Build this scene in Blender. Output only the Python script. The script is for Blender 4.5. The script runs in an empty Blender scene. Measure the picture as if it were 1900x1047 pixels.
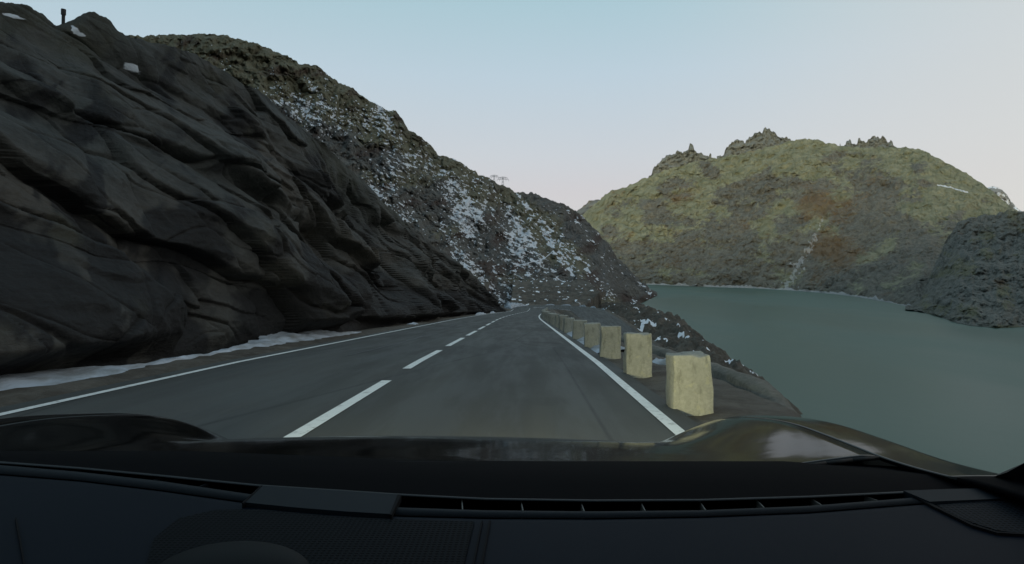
import bpy, bmesh, math, random
import numpy as np
from mathutils import Vector, Matrix
random.seed(7)
S = bpy.context.scene
COL = S.collection
F = 1238.0                       # focal length in photo pixels (photo 1900 x 1047)
CX, CY = 950.0, 523.5
YAW = math.atan(20/F)            # the road runs along +Y, the camera looks a little left of it
PITCH = -math.atan(18.5/F)       # and a little down
WATER_Z = -20.0                  # the camera is the origin; the road is 1.15 m below it
R = math.radians

# ------------------------------------------------------------------ camera
fw = np.array([-math.sin(YAW)*math.cos(PITCH), math.cos(YAW)*math.cos(PITCH), math.sin(PITCH)])
rt = np.array([math.cos(YAW), math.sin(YAW), 0.0])
up = np.cross(rt, fw)
cam_d = bpy.data.cameras.new('camera'); cam = bpy.data.objects.new('camera', cam_d); COL.objects.link(cam)
cam_d.sensor_width = 36.0; cam_d.lens = 36.0*F/1900.0; cam_d.clip_start = 0.05; cam_d.clip_end = 20000
M3 = Matrix(((rt[0], up[0], -fw[0]), (rt[1], up[1], -fw[1]), (rt[2], up[2], -fw[2])))
cam.matrix_world = M3.to_4x4()
S.camera = cam

def P(px, py, Y):
    """the point at distance Y down the road that the survey of the place puts in this direction"""
    px, py, Y = np.broadcast_arrays(np.asarray(px, float), np.asarray(py, float), np.asarray(Y, float))
    d = fw + ((px-CX)/F)[..., None]*rt - ((py-CY)/F)[..., None]*up
    return d*(Y/d[..., 1])[..., None]
def PZ(px, py, z):
    """the point at height z in this direction"""
    px, py, z = np.broadcast_arrays(np.asarray(px, float), np.asarray(py, float), np.asarray(z, float))
    d = fw + ((px-CX)/F)[..., None]*rt - ((py-CY)/F)[..., None]*up
    return d*(z/d[..., 2])[..., None]

# ------------------------------------------------------------------ noise
def _hash(ix, iy, iz, seed):
    h = (ix*374761393 + iy*668265263 + iz*2147483647 + seed*1274126177) & 0xffffffff
    h = ((h ^ (h >> 13))*1274126177) & 0xffffffff
    h = ((h ^ (h >> 16))*2246822519) & 0xffffffff
    return (h ^ (h >> 15))
_G = np.array([[1,1,0],[-1,1,0],[1,-1,0],[-1,-1,0],[1,0,1],[-1,0,1],[1,0,-1],[-1,0,-1],[0,1,1],[0,-1,1],[0,1,-1],[0,-1,-1],[1,1,0],[-1,1,0],[0,-1,1],[0,-1,-1]], float)
def noise(x, y, z=0.0, seed=0):
    x, y, z = np.broadcast_arrays(np.asarray(x, float), np.asarray(y, float), np.asarray(z, float))
    ix, iy, iz = np.floor(x).astype(np.int64), np.floor(y).astype(np.int64), np.floor(z).astype(np.int64)
    fx, fy, fz = x-ix, y-iy, z-iz
    u, v, w = (t*t*t*(t*(t*6-15)+10) for t in (fx, fy, fz))
    def g(a, b, c):
        k = _G[_hash(ix+a, iy+b, iz+c, seed) & 15]
        return k[..., 0]*(fx-a) + k[..., 1]*(fy-b) + k[..., 2]*(fz-c)
    l = lambda a, b, t: a + (b-a)*t
    return l(l(l(g(0,0,0), g(1,0,0), u), l(g(0,1,0), g(1,1,0), u), v), l(l(g(0,0,1), g(1,0,1), u), l(g(0,1,1), g(1,1,1), u), v), w)
def fbm(x, y, z=0.0, n=5, seed=0, gain=.5):
    s = 0; a = 1
    for k in range(n):
        s = s + a*noise(x*2**k, y*2**k, np.asarray(z)*2**k, seed+k); a *= gain
    return s
def ridged(x, y, z=0.0, n=5, seed=0, gain=.5):
    s = 0; a = 1
    for k in range(n):
        s = s + a*(1-2*np.abs(noise(x*2**k, y*2**k, np.asarray(z)*2**k, seed+k))-.5); a *= gain
    return s
def sstep(a, b, x):
    t = np.clip((x-a)/(b-a), 0, 1); return t*t*(3-2*t)
def interp(pts, x, k=0):
    a = np.array(pts, float); return np.interp(x, a[:, 0], a[:, k+1])

# ------------------------------------------------------------------ objects
def tag(o, label=None, cat=None, group=None, kind=None):
    if label: o['label'] = label
    if cat: o['category'] = cat
    if group: o['group'] = group
    if kind: o['kind'] = kind
    return o
def empty(name, loc, label, cat, group=None):
    o = bpy.data.objects.new(name, None); COL.objects.link(o); o.location = loc; o.empty_display_size = .2
    return tag(o, label, cat, group)
def link(name, me, mat, parent=None, smooth=True):
    o = bpy.data.objects.new(name, me); COL.objects.link(o)
    for m in (mat if isinstance(mat, (list, tuple)) else [mat]): me.materials.append(m)
    if smooth: me.polygons.foreach_set('use_smooth', np.ones(len(me.polygons), bool))
    if parent:
        o.parent = parent
        if parent.type == 'EMPTY': o.matrix_parent_inverse = Matrix.Translation(-parent_loc(parent))
    return o
def parent_loc(p):
    v = Vector((0, 0, 0))
    while p: v += p.location; p = p.parent
    return v
def raw(name, V, Fc):
    me = bpy.data.meshes.new(name); V = np.ascontiguousarray(V, np.float32).reshape(-1, 3)
    Fc = np.asarray(Fc, np.int32)
    me.vertices.add(len(V)); me.vertices.foreach_set('co', V.ravel())
    n, k = Fc.shape
    me.loops.add(n*k); me.loops.foreach_set('vertex_index', Fc.ravel())
    me.polygons.add(n); me.polygons.foreach_set('loop_start', np.arange(n, dtype=np.int32)*k)
    me.update(calc_edges=True); me.validate()
    return me
def grid_faces(nr, nc):
    i = np.arange(nr*nc).reshape(nr, nc)
    return np.stack([i[:-1, :-1], i[:-1, 1:], i[1:, 1:], i[1:, :-1]], -1).reshape(-1, 4)
def grid_mesh(name, V, attrs=None):
    nr, nc = V.shape[:2]
    me = raw(name, V.reshape(-1, 3), grid_faces(nr, nc))
    for k, a in (attrs or {}).items():
        at = me.attributes.new(k, 'FLOAT', 'POINT'); at.data.foreach_set('value', np.ascontiguousarray(a, np.float32).ravel())
    return me
def bm_obj(name, bm, mat, parent=None, smooth=False):
    me = bpy.data.meshes.new(name); bmesh.ops.recalc_face_normals(bm, faces=bm.faces); bm.to_mesh(me); bm.free()
    return link(name, me, mat, parent, smooth)
def box(bm, c, s, M=None, bev=0):
    r = bmesh.ops.create_cube(bm, size=1)
    for v in r['verts']:
        v.co = Vector((v.co.x*s[0], v.co.y*s[1], v.co.z*s[2])) + Vector(c)
        if M: v.co = M @ v.co
    if bev:
        es = list({e for v in r['verts'] for e in v.link_edges})
        bmesh.ops.bevel(bm, geom=es, offset=bev, segments=2, affect='EDGES', profile=.6)
def bar(bm, a, b, r, n=8):
    a, b = Vector(a), Vector(b); q = (b-a).to_track_quat('Z', 'Y')
    M = Matrix.Translation((a+b)/2) @ q.to_matrix().to_4x4()
    bmesh.ops.create_cone(bm, cap_ends=True, segments=n, radius1=r, radius2=r, depth=(b-a).length, matrix=M)

# ------------------------------------------------------------------ materials
class Mat:
    def __init__(self, name):
        self.m = bpy.data.materials.new(name); self.m.use_nodes = True
        self.t = self.m.node_tree; self.t.nodes.clear()
        self.out = self.n('ShaderNodeOutputMaterial'); self.b = self.n('ShaderNodeBsdfPrincipled')
        self.l(self.b.outputs[0], self.out.inputs[0])
        self.co = self.n('ShaderNodeTexCoord').outputs['Object']
    def n(self, k, **kw):
        x = self.t.nodes.new(k)
        for a, v in kw.items(): setattr(x, a, v)
        return x
    def l(self, a, b): self.t.links.new(a, b)
    def put(self, sock, v):
        if hasattr(v, 'links'): self.l(v, sock)
        else: sock.default_value = v
    def set(self, **kw):
        for k, v in kw.items(): self.put(self.b.inputs[k.replace('_', ' ')], v)
        return self
    def vec(self, scale):
        m = self.n('ShaderNodeMapping'); self.l(self.co, m.inputs[0]); m.inputs['Scale'].default_value = scale; return m.outputs[0]
    def noise(self, scale, detail=5, rough=.55, v=None, dist=0, lo=0, hi=1):
        x = self.n('ShaderNodeTexNoise'); self.l(v or self.co, x.inputs['Vector'])
        x.inputs['Scale'].default_value = scale; x.inputs['Detail'].default_value = detail; x.inputs['Roughness'].default_value = rough; x.inputs['Distortion'].default_value = dist
        return self.rng(x.outputs[0], lo, hi) if (lo, hi) != (0, 1) else x.outputs[0]
    def voro(self, scale, v=None, feature='F1', rnd=1):
        x = self.n('ShaderNodeTexVoronoi', feature=feature); self.l(v or self.co, x.inputs['Vector']); x.inputs['Scale'].default_value = scale; x.inputs['Randomness'].default_value = rnd
        return x.outputs['Distance']
    def rng(self, s, lo, hi, a=0, b=1):
        x = self.n('ShaderNodeMapRange', interpolation_type='SMOOTHSTEP'); self.l(s, x.inputs[0])
        for k, v in zip((1, 2, 3, 4), (lo, hi, a, b)): x.inputs[k].default_value = v
        return x.outputs[0]
    def math(self, op, a, b=0.0):
        x = self.n('ShaderNodeMath', operation=op); self.put(x.inputs[0], a); self.put(x.inputs[1], b); return x.outputs[0]
    def mix(self, f, a, b, mode='MIX'):
        x = self.n('ShaderNodeMix', data_type='RGBA', blend_type=mode); self.put(x.inputs[0], f)
        for s, v in ((x.inputs[6], a), (x.inputs[7], b)):
            if isinstance(v, tuple): v = v+(1,) if len(v) == 3 else v
            self.put(s, v)
        return x.outputs[2]
    def attr(self, name):
        x = self.n('ShaderNodeAttribute', attribute_name=name); return x.outputs['Fac']
    def bump(self, h, strength=.5, dist=.1, prev=None):
        x = self.n('ShaderNodeBump'); self.l(h, x.inputs['Height']); x.inputs['Strength'].default_value = strength; x.inputs['Distance'].default_value = dist
        if prev: self.l(prev, x.inputs['Normal'])
        return x.outputs[0]
def c4(r, g, b): return (r, g, b, 1)
def plain(name, col, rough=.6, spec=.5, vary=.15, scale=8, bump=0, metal=0):
    m = Mat(name); k = m.noise(scale, 4)
    m.set(Base_Color=m.mix(k, tuple(c*(1-vary) for c in col), tuple(c*(1+vary) for c in col)), Roughness=rough, Metallic=metal)
    m.b.inputs['Specular IOR Level'].default_value = spec
    if bump: m.set(Normal=m.bump(m.noise(scale*6, 3), .4, bump))
    return m.m

def rock_mat(name, cols, sc, grass=None, rust_or_shade=None, snow=True, bump=(.8, 1.0), spec=.25):
    """rock with patches of turf, bracken and snow where the mesh carries those attributes"""
    m = Mat(name)
    a = m.noise(sc*.25, 6, .6, lo=.35, hi=.65); b = m.noise(sc*1.3, 8, .65, lo=.35, hi=.68); d = m.noise(sc*5, 6, .7, lo=.4, hi=.62)
    c = m.mix(a, cols[0], cols[1]); c = m.mix(m.math('MULTIPLY', b, .75), c, cols[2])
    c = m.mix(m.math('MULTIPLY', d, .45), c, cols[3])
    h = m.math('ADD', m.noise(sc*3, 9, .68), m.math('MULTIPLY', m.voro(sc*2.2), .35))
    if grass:
        g = m.math('MULTIPLY', m.attr('grass'), 1.0)
        g = m.rng(m.math('ADD', g, m.math('MULTIPLY', m.math('SUBTRACT', m.noise(sc*2.2, 8, .7), .5), 1.1)), .38, .62)
        gc = m.mix(m.noise(sc*1.1, 6, .6, lo=.3, hi=.7), grass[0], grass[1])
        c = m.mix(g, c, gc)
    if rust_or_shade:
        g = m.rng(m.math('ADD', m.attr('rust_or_shade'), m.math('MULTIPLY', m.math('SUBTRACT', m.noise(sc*2.6, 8, .7), .5), 1.1)), .38, .7)
        c = m.mix(m.math('MULTIPLY', g, .8), c, rust_or_shade)
    rough = .85
    if snow:
        s = m.rng(m.attr('snow'), .42, .58)
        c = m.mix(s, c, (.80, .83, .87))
    m.set(Base_Color=c, Roughness=rough, Normal=m.bump(h, bump[0], bump[1]))
    m.b.inputs['Specular IOR Level'].default_value = spec
    return m.m

# ------------------------------------------------------------------ world and light
SUN_EL, SUN_AZ = R(7), R(206)     # azimuth clockwise from +Y: behind and to the left
w = bpy.data.worlds.new('World'); S.world = w; w.use_nodes = True
nt = w.node_tree; nt.nodes.clear()
sky = nt.nodes.new('ShaderNodeTexSky'); sky.sky_type = 'NISHITA'; sky.sun_disc = False
sky.sun_elevation = SUN_EL; sky.sun_rotation = SUN_AZ; sky.altitude = 1800; sky.air_density = 1.0; sky.dust_density = 1.0; sky.ozone_density = 1.0
tc = nt.nodes.new('ShaderNodeTexCoord'); sep = nt.nodes.new('ShaderNodeSeparateXYZ'); nt.links.new(tc.outputs['Generated'], sep.inputs[0])
ramp = nt.nodes.new('ShaderNodeValToRGB'); nt.links.new(sep.outputs['Z'], ramp.inputs[0])
# dusk veil over the clear sky: rosy above the horizon, pale blue higher up
SKYRAMP = [(0.0, (.62, .56, .56)), (.12, (.585, .555, .58)), (.17, (.56, .58, .62)), (.28, (.48, .58, .66)), (.38, (.385, .545, .615)), (.7, (.30, .43, .52)), (1.0, (.26, .37, .46))]
e = ramp.color_ramp.elements
while len(e) < len(SKYRAMP): e.new(.5)
for k, (p, c) in enumerate(SKYRAMP): e[k].position = p; e[k].color = c4(*c)
gain = nt.nodes.new('ShaderNodeMix'); gain.data_type = 'RGBA'; gain.blend_type = 'MULTIPLY'; gain.inputs[0].default_value = 1
nt.links.new(ramp.outputs[0], gain.inputs[6]); gain.inputs[7].default_value = (11.9, 11.8, 11.8, 1)
warm = nt.nodes.new('ShaderNodeMapRange'); warm.interpolation_type = 'SMOOTHSTEP'; nt.links.new(sep.outputs['X'], warm.inputs[0])
warm.inputs[1].default_value = .1; warm.inputs[2].default_value = .75; warm.inputs[3].default_value = 0; warm.inputs[4].default_value = .75
side_ = nt.nodes.new('ShaderNodeMix'); side_.data_type = 'RGBA'; nt.links.new(warm.outputs[0], side_.inputs[0])
nt.links.new(gain.outputs[2], side_.inputs[6]); side_.inputs[7].default_value = (7.8, 7.5, 7.2, 1)
mx = nt.nodes.new('ShaderNodeMix'); mx.data_type = 'RGBA'; mx.inputs[0].default_value = .9
nt.links.new(sky.outputs[0], mx.inputs[6]); nt.links.new(side_.outputs[2], mx.inputs[7])
bg = nt.nodes.new('ShaderNodeBackground'); nt.links.new(mx.outputs[2], bg.inputs[0]); bg.inputs[1].default_value = .1
wo = nt.nodes.new('ShaderNodeOutputWorld'); nt.links.new(bg.outputs[0], wo.inputs[0])
ld = bpy.data.lights.new('sun', 'SUN'); ld.energy = 2.4; ld.angle = R(7); ld.color = (1, .90, .66)
lo = bpy.data.objects.new('sun', ld); COL.objects.link(lo)
sd = Vector((math.sin(SUN_AZ)*math.cos(SUN_EL), math.cos(SUN_AZ)*math.cos(SUN_EL), math.sin(SUN_EL)))
lo.rotation_euler = sd.to_track_quat('Z', 'Y').to_euler()

# ------------------------------------------------------------------ the road's line
HALF = 3.25
def road_c(y):
    y = np.asarray(y, float)
    return -1.905 + .00062*np.clip(y-45, 0, 35)**2 + .0434*np.clip(y-80, 0, None)
def road_z(y):
    y = np.asarray(y, float)
    z = -1.15 - .0404*y - .0105*np.clip(y-12, 0, None)
    return np.maximum(z, -7.85) if y.ndim == 0 else np.where(z > -7.3, z, -7.85+.55*np.exp((z+7.3)/.55))
path = []                                       # x, y, z, heading, bank
for y in np.arange(-30, 140.01, .5):
    path.append((float(road_c(y)), y, float(road_z(np.array([y]))[0]), math.atan(.0434)*float(sstep(45, 80, y)), .02))
x0, y0, z0, h0 = path[-1][:4]
RAD = 6.2; TURN = R(175)
ccx, ccy = x0 + RAD*math.cos(h0), y0 - RAD*math.sin(h0)
N = 60
for k in range(1, N+1):
    a = h0 + TURN*k/N
    bk = .02+.055*math.sin(math.pi*k/N)
    path.append((ccx - RAD*math.cos(a), ccy + RAD*math.sin(a), z0 - .5*(k/N)**2 + .15*math.sin(math.pi*k/N), a, bk))
UPPER_N = len(path)-N//2
x1, y1, z1, h1 = path[-1][:4]
for k in range(1, 240):
    s = k*.5
    path.append((x1+math.sin(h1)*s, y1+math.cos(h1)*s, z1-.035*s-.0006*min(s, 40)**2, h1, .02))
PATH = np.array(path)
SEG = np.r_[0, np.cumsum(np.hypot(np.diff(PATH[:, 0]), np.diff(PATH[:, 1])))]
def at_path(s, off, dz=0.0):
    """the point at station s, off metres to the right of the road's centre"""
    s = np.asarray(s, float); off = np.asarray(off, float)
    x, y, z, h, b = (np.interp(s, SEG, PATH[:, k]) for k in range(5))
    return np.stack([x+np.cos(h)*off, y-np.sin(h)*off, z-b*off*np.where(s > 165, 1, 0)*1.0 + dz + 0*off], -1)
S0 = 30.0                                        # station abreast of the camera
def ribbon(name, s, offs, dz, mat, parent=None, kind=None):
    V = np.stack([at_path(s, np.full_like(s, o), dz) for o in offs], 1)
    o = link(name, grid_mesh(name, V), mat, parent)
    if kind: o['kind'] = kind
    return o

# asphalt
m = Mat('asphalt')
a = m.noise(2.5, 6, .6, v=m.vec((1, .12, 1)), lo=.3, hi=.7); g = m.noise(160, 2, .6); pz = m.noise(.35, 4, .5, lo=.35, hi=.65)
c = m.mix(a, (.058, .063, .059), (.078, .082, .076)); c = m.mix(m.math('MULTIPLY', pz, .5), c, (.050, .047, .042)); c = m.mix(m.math('MULTIPLY', m.rng(g, .35, .7), .35), c, (.075, .075, .07))
crk = m.rng(m.voro(.16, v=m.vec((1.5, .35, 1)), feature='DISTANCE_TO_EDGE'), 0, .008)
c = m.mix(m.math('MULTIPLY', m.math('SUBTRACT', 1.0, crk), .65), c, (.02, .02, .02))
trk = m.noise(1.1, 3, .5, v=m.vec((1, .006, 1)), lo=.38, hi=.62); c = m.mix(m.math('MULTIPLY', trk, .45), c, (.030, .031, .030)); c = m.mix(m.math('MULTIPLY', m.noise(.12, 5, .6, lo=.52, hi=.56), .35), c, (.034, .034, .033))
m.set(Base_Color=c, Roughness=m.rng(a, 0, 1, .62, .8), Normal=m.bump(g, .3, .006)); m.b.inputs['Specular IOR Level'].default_value = .25
ASPHALT = m.m
sA = np.r_[np.arange(18, 160, .5), np.arange(160, SEG[-1]-1, .35)]
offs = np.linspace(-3.62, 3.52, 15)
road = ribbon('road', sA, offs, 0, ASPHALT, kind='structure')
m = Mat('road_paint'); g = m.noise(9, 8, .7, lo=.28, hi=.5)
m.set(Base_Color=m.mix(g, (.30, .30, .28), (.74, .76, .73)), Roughness=.55); PAINT = m.m
for off, end in ((HALF, SEG[len(SEG)-239]-4), (-HALF, 168)):
    ribbon('edge_line', np.arange(18, end, .5), (off-.06, off+.06), .008, PAINT, road)
V = []; Fc = []
DASH = [(33.9, 40.6)] + [(43.2+k*7.0, 43.2+k*7.0+3.9) for k in range(30)]
DASH = [(34.9+k*6.0, 39.3+k*5.96) for k in range(24)]
for a_, b_ in DASH:
    ss = np.linspace(a_, b_, 8); L = at_path(ss, -.07+0*ss, .008); Rr = at_path(ss, .07+0*ss, .008)
    n0 = len(V); V += [q for pr in zip(L, Rr) for q in pr]
    Fc += [(n0+2*k, n0+2*k+1, n0+2*k+3, n0+2*k+2) for k in range(7)]
link('centre_line', raw('centre_line', np.array(V), Fc), PAINT, road)
# a tar seam in the oncoming lane
ss = np.linspace(43.5, 52.5, 40); wv = .28*np.sin((ss-43)/9*2)+.05*noise(ss*.8, 3.1)
w_ = .028+.02*np.abs(noise(ss*1.3, 7.7))
V = np.stack([at_path(ss, -1.75+wv-w_, .006), at_path(ss, -1.75+wv+w_, .006)], 1)
link('tar_seam', grid_mesh('tar_seam', V), plain('tar', (.016, .016, .016), .5), road)

# ------------------------------------------------------------------ ground: road bench, bank, rocky spur
gx = np.r_[np.arange(-13, 34, .33), np.arange(34, 90, 1.2)]; gy = np.r_[np.arange(-25, 60, .5), np.arange(60, 185, .33), np.arange(185, 240, 1.5)]
GX, GY = np.meshgrid(gx, gy)
def nearest(pts, X, Y):
    best = np.full(X.shape, 1e9); bi = np.zeros(X.shape, int)
    for k, (px_, py_) in enumerate(pts):
        d = (X-px_)**2+(Y-py_)**2; q = d < best
        best[q] = d[q]; bi[q] = k
    return np.sqrt(best), bi
up_p, lo_p = PATH[:UPPER_N:2], PATH[UPPER_N::2]
du, iu = nearest(up_p[:, :2], GX, GY); dl, il = nearest(lo_p[:, :2], GX, GY)
def side(p, i): return np.cos(p[i, 3])*(GX-p[i, 0]) - np.sin(p[i, 3])*(GY-p[i, 1])
zu = up_p[iu, 2] - up_p[iu, 4]*side(up_p, iu)*(GY > 130); zl = lo_p[il, 2] - lo_p[il, 4]*side(lo_p, il)*(GY > 130)
rightside = side(up_p, iu) > 0
W = interp([(-30, 3.9), (4.5, 3.95), (7.2, 4.95), (9, 5.0), (300, 5.0)], GY)
fillu = zu - np.clip(du-W, 0, None)*np.where((GY < 62) & (GX > 0), 1.4, 1.0)*np.where(rightside | (GX > 14+np.clip(GY-150, 0, 20)*.3), .95, np.where((GY > 120) & (GX > -3), -.02, np.where(GX > 0, .95, .2)))
filll = zl - np.clip(dl-4.4, 0, None)*.75
# the spur outside the lower leg
spx = interp([(60, 27), (85, 24.5), (105, 25.5), (125, 27.5), (145, 27), (165, 28), (200, 34)], GY)
spz = interp([(70, -24), (80, -19), (85, -14), (89, -10.6), (95, -9.9), (110, -9.5), (122, -8.9), (138, -8.6), (150, -7.9), (165, -8.0), (180, -9.6), (200, -13)], GY)
lat = GX-spx
nat = spz - np.where(lat > 0, .75*lat, .22*-lat)
big = fbm(GX/9, GY/9, 0, 4, 11); fine = ridged(GX/3.2, GY/3.2, 0, 5, 21)
nat = nat + 1.1*big + .75*fine
nat = np.where(GX < -9, np.maximum(nat, -3), nat)
T = np.maximum(np.maximum(fillu, filll), np.maximum(nat, -26))
T = np.minimum(T, zl + np.clip(dl-4.4, 0, None)*1.7)
T = np.minimum(T, zu + np.clip(du-W, 0, None)*1.4)
T = np.where(GY > 200, np.minimum(T, -9-(GY-200)*.3), T)
far = np.minimum(np.clip(du-W, 0, 6), np.clip(dl-4.4, 0, 6))
bmp = .35*fine+.3*big
T = T + np.clip(far, 0, 1.5)*np.where((GY < 62) & (GX > 0), -np.abs(bmp), bmp)
on = np.minimum(du, dl)
T = T - .07*(on < 3.9) - .03*sstep(3.9, 4.6, on) + .025*noise(GX*1.7, GY*1.7, 0, 5)*(on > 3.9)
# snow lying in hollows of the bank and the spur
sn = fbm(GX/1.7, GY/2.6, 0, 3, 41) + .35*noise(GX/9, GY/9, 0, 44) + .25*fine
snow = sstep(.52, .66, sn)*(np.minimum(du-W, dl-4.6) > .2)*(GY > 45)
# the small drift inside the bend and the ones round the hairpin's rim
for (sx, sy, rx, ry) in ((7.4, 118, 1.7, 5.0), (6.6, 96, .9, 2.5)):
    snow = np.maximum(snow, 1.2-((GX-sx)/rx)**2-((GY-sy)/ry)**2*1.0 + .3*noise(GX, GY, 0, 8))
snow = np.clip(snow, 0, 1)*np.where(np.minimum(du, dl) < 3.9, 0, 1)
grass = .18+.25*big
ROCKY = rock_mat('bank_rock', [(.076, .066, .052), (.115, .100, .078), (.046, .036, .028), (.15, .138, .118)], .45, grass=((.055, .042, .030), (.075, .062, .036)), bump=(.7, .25))
terr = link('terrain', grid_mesh('terrain', np.stack([GX, GY, T], -1), {'snow': snow, 'grass': grass, 'rust_or_shade': 0*snow}), ROCKY)
terr['kind'] = 'structure'

# ------------------------------------------------------------------ hills, each a solid slope from its foot over its crest and down behind
def fan(name, foot, crest, cols, rows, mat, prof=1.0, dn=(.02, 14), pn=(6, 30), seed=0, attrs=None, vshape=None, back=.6, crag=None, jag=1.0):
    """foot, crest: (direction, row, distance) along the hill; prof bends the slope between them"""
    px = cols; t = np.r_[np.linspace(0, 1, rows)]
    fpy, fd = interp(foot, px, 0), interp(foot, px, 1); cpy, cd = interp(crest, px, 0), interp(crest, px, 1)
    cpy = cpy + jag*3.0*fbm(px/13, seed*1.7+.3, 0, 5, seed+70, .6)*sstep(0, 40, fpy-cpy)
    if crag: cpy = cpy + crag(px)*sstep(0, 14, fpy-cpy)
    Tt, PX = np.meshgrid(t, px, indexing='ij')
    py = fpy + (cpy-fpy)*Tt
    d = fd + (cd-fd)*Tt**prof
    ld = np.log(d)
    env = np.minimum(sstep(0, .02, Tt), 1)*(1-.4*sstep(.95, 1, Tt))
    D = d*(1 + dn[0]*env*(1.3*fbm(PX/90, py/70, ld*2, 3, seed) + ridged(PX/dn[1]/3.2, py/dn[1]/2.4, ld*3, 6, seed+7, .58)))
    py = py + env*pn[0]*fbm(PX/pn[1], py/(pn[1]*.7), ld*3, 5, seed+31, .55)
    V = P(PX, py, D)
    if vshape: V = vshape(V, Tt)
    # behind the crest
    B = []
    for k in range(1, 9):
        q = V[-1].copy(); dist = 1 + back*(k/8)**1.2
        h = V[-1][:, 2]; q[:, :2] *= dist; q[:, 2] = h - (h - (WATER_Z-4))*(k/8)**1.4
        B.append(q)
    V0 = V[0].copy(); V0[:, 2] = np.minimum(V0[:, 2]-4, WATER_Z-3)
    full = np.concatenate([V0[None], V, np.array(B)], 0)
    at = {}
    if attrs:
        for k, a in attrs(PX, py, D, Tt).items():
            at[k] = np.concatenate([a[:1], a, np.repeat(a[-1:], 8, 0)], 0)
    o = link(name, grid_mesh(name, full, at), mat); o['kind'] = 'structure'
    return o

# --- the cut rock face along the oncoming lane
ccol = np.r_[np.arange(-900, -40, 9), np.arange(-40, 940, 2.0)]
def cliff_y(px, X):                              # where the line X metres left of the lane line is met in this direction
    px = np.asarray(px, float); y = np.full(px.shape, 20.0)
    for _ in range(60):
        c = X + road_c(y)+1.905
        y = np.clip(-c*F/np.maximum(970-px, 1), 1, 158)*.5 + y*.5
    return y
fy = cliff_y(ccol, -7.4)
p0 = P(ccol, 505, fy); fz = np.array([float(road_z(np.array([v]))[0]) for v in fy])
fpy = 505 - fz/fy*F*1.0
foot = np.stack([ccol, fpy+2, fy], 1)
ry = [(-900, -780), (-600, -430), (-300, -190), (-60, -14), (0, 4), (60, 8), (95, 26), (118, 48), (135, 42), (160, 26), (182, 22), (205, 36), (222, 56), (245, 68), (290, 80), (330, 88), (365, 100), (420, 132), (480, 172), (530, 212), (570, 246), (600, 272), (650, 318), (700, 364), (750, 408), (800, 452), (840, 480), (870, 503), (895, 527), (912, 548), (940, 572)]
rp = interp(ry, ccol)
setb = interp([(-900, 4), (0, 5.5), (300, 8), (500, 9), (700, 8), (860, 5), (940, 2)], ccol)
cd = np.minimum((7.4+setb)*F/np.maximum(970-ccol, 1), fy*1.45+2)
cd = np.maximum(cd, fy+1.2)
def facets(x, y, seed, tilt):
    """broken rock: each cell of a random mosaic is a tilted plane, with a crack where two meet"""
    ix, iy = np.floor(x).astype(np.int64), np.floor(y).astype(np.int64)
    rnd = lambda a, b, k: (_hash(a, b, a*0+k, seed) & 0xffff)/65535.0
    d1 = np.full(x.shape, 9.0); d2 = d1.copy(); val = np.zeros(x.shape)
    for a in (-1, 0, 1):
        for b in (-1, 0, 1):
            cx, cy = ix+a, iy+b
            sx, sy = cx+.1+.8*rnd(cx, cy, 1), cy+.1+.8*rnd(cx, cy, 2)
            dx, dy = x-sx, y-sy; d = dx*dx+dy*dy
            pl = rnd(cx, cy, 3)-.5 + tilt*((rnd(cx, cy, 4)-.5)*dx+(rnd(cx, cy, 5)-.35)*dy)
            near = d < d1
            d2 = np.where(near, d1, np.minimum(d2, d)); val = np.where(near, pl, val); d1 = np.where(near, d, d1)
    return val, np.sqrt(d2)-np.sqrt(d1)
def cliff_vshape(V, T):
    """bedding dips gently down the road: thick slabs, each standing out over the one below"""
    X, Y, Z = V[..., 0], V[..., 1], V[..., 2]
    q = Z + .16*Y + .9*fbm(Y/9, Z/5, 0, 3, 91)
    ph = q/3.3 + .25; st = np.floor(ph); saw = ph-st
    led = np.where(saw < .16, sstep(0, .16, saw), 1-sstep(.16, 1, saw)*.7-.3*(saw-.16)/.84)
    amp = .35+1.3*np.clip(.5+noise(st*3.3+Y/11, st*1.7, 0, 93), 0, 1)
    q2 = q/.95 + .4*noise(Y/3, st, 0, 95); s2 = q2-np.floor(q2); l2 = np.where(s2 < .16, s2/.16, 1-(s2-.16)/.84)
    m2 = np.clip(noise(Y/4.5, Z/2.2, 0, 97)*2+.15, 0, 1)
    jq = Y/4.2 + .35*Z/4.2 + .5*noise(Y/7, Z/6, 0, 99); js = jq-np.floor(jq); jn = np.exp(-(np.minimum(js, 1-js)/.06)**2)*np.clip(noise(np.floor(jq)*1.7, st*2.3, 0, 98)*2+.2, 0, 1)
    env = sstep(.0, .10, T)*(1-.8*sstep(.86, 1, T))
    mk = sstep(-.15, .35, noise(Y/10, q/4, 0, 92))
    off = .78*amp*(led-.6)*(.3+.7*mk) + .10*m2*(l2-.5) + 1.15*fbm(Y/9, Z/5, 0, 2, 96, .35) + .13*ridged(Y/2.6, Z/2.0, 0, 5, 94, .5)
    wx, wy = .5*noise(Y/3.5, Z/3.5, 0, 131), .35*noise(Y/3, Z/3, 0, 132)
    f1, c1 = facets(Y/5.2+.22*q+wx*.5, q/2.9+wy*.6, 133, 1.5); f2, c2 = facets(Y/1.9+.3*q+wx, q/1.15+wy, 134, 1.6)
    off = off + .62*f1 + .17*f2 - .16*np.exp(-(c1/.035)**2) - .05*np.exp(-(c2/.05)**2)
    off = off*np.clip(Y/14, .6, 1.3) + .9*sstep(.5, .12, T)
    V = V.copy(); V[..., 0] = X + env*off
    return V
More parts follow.
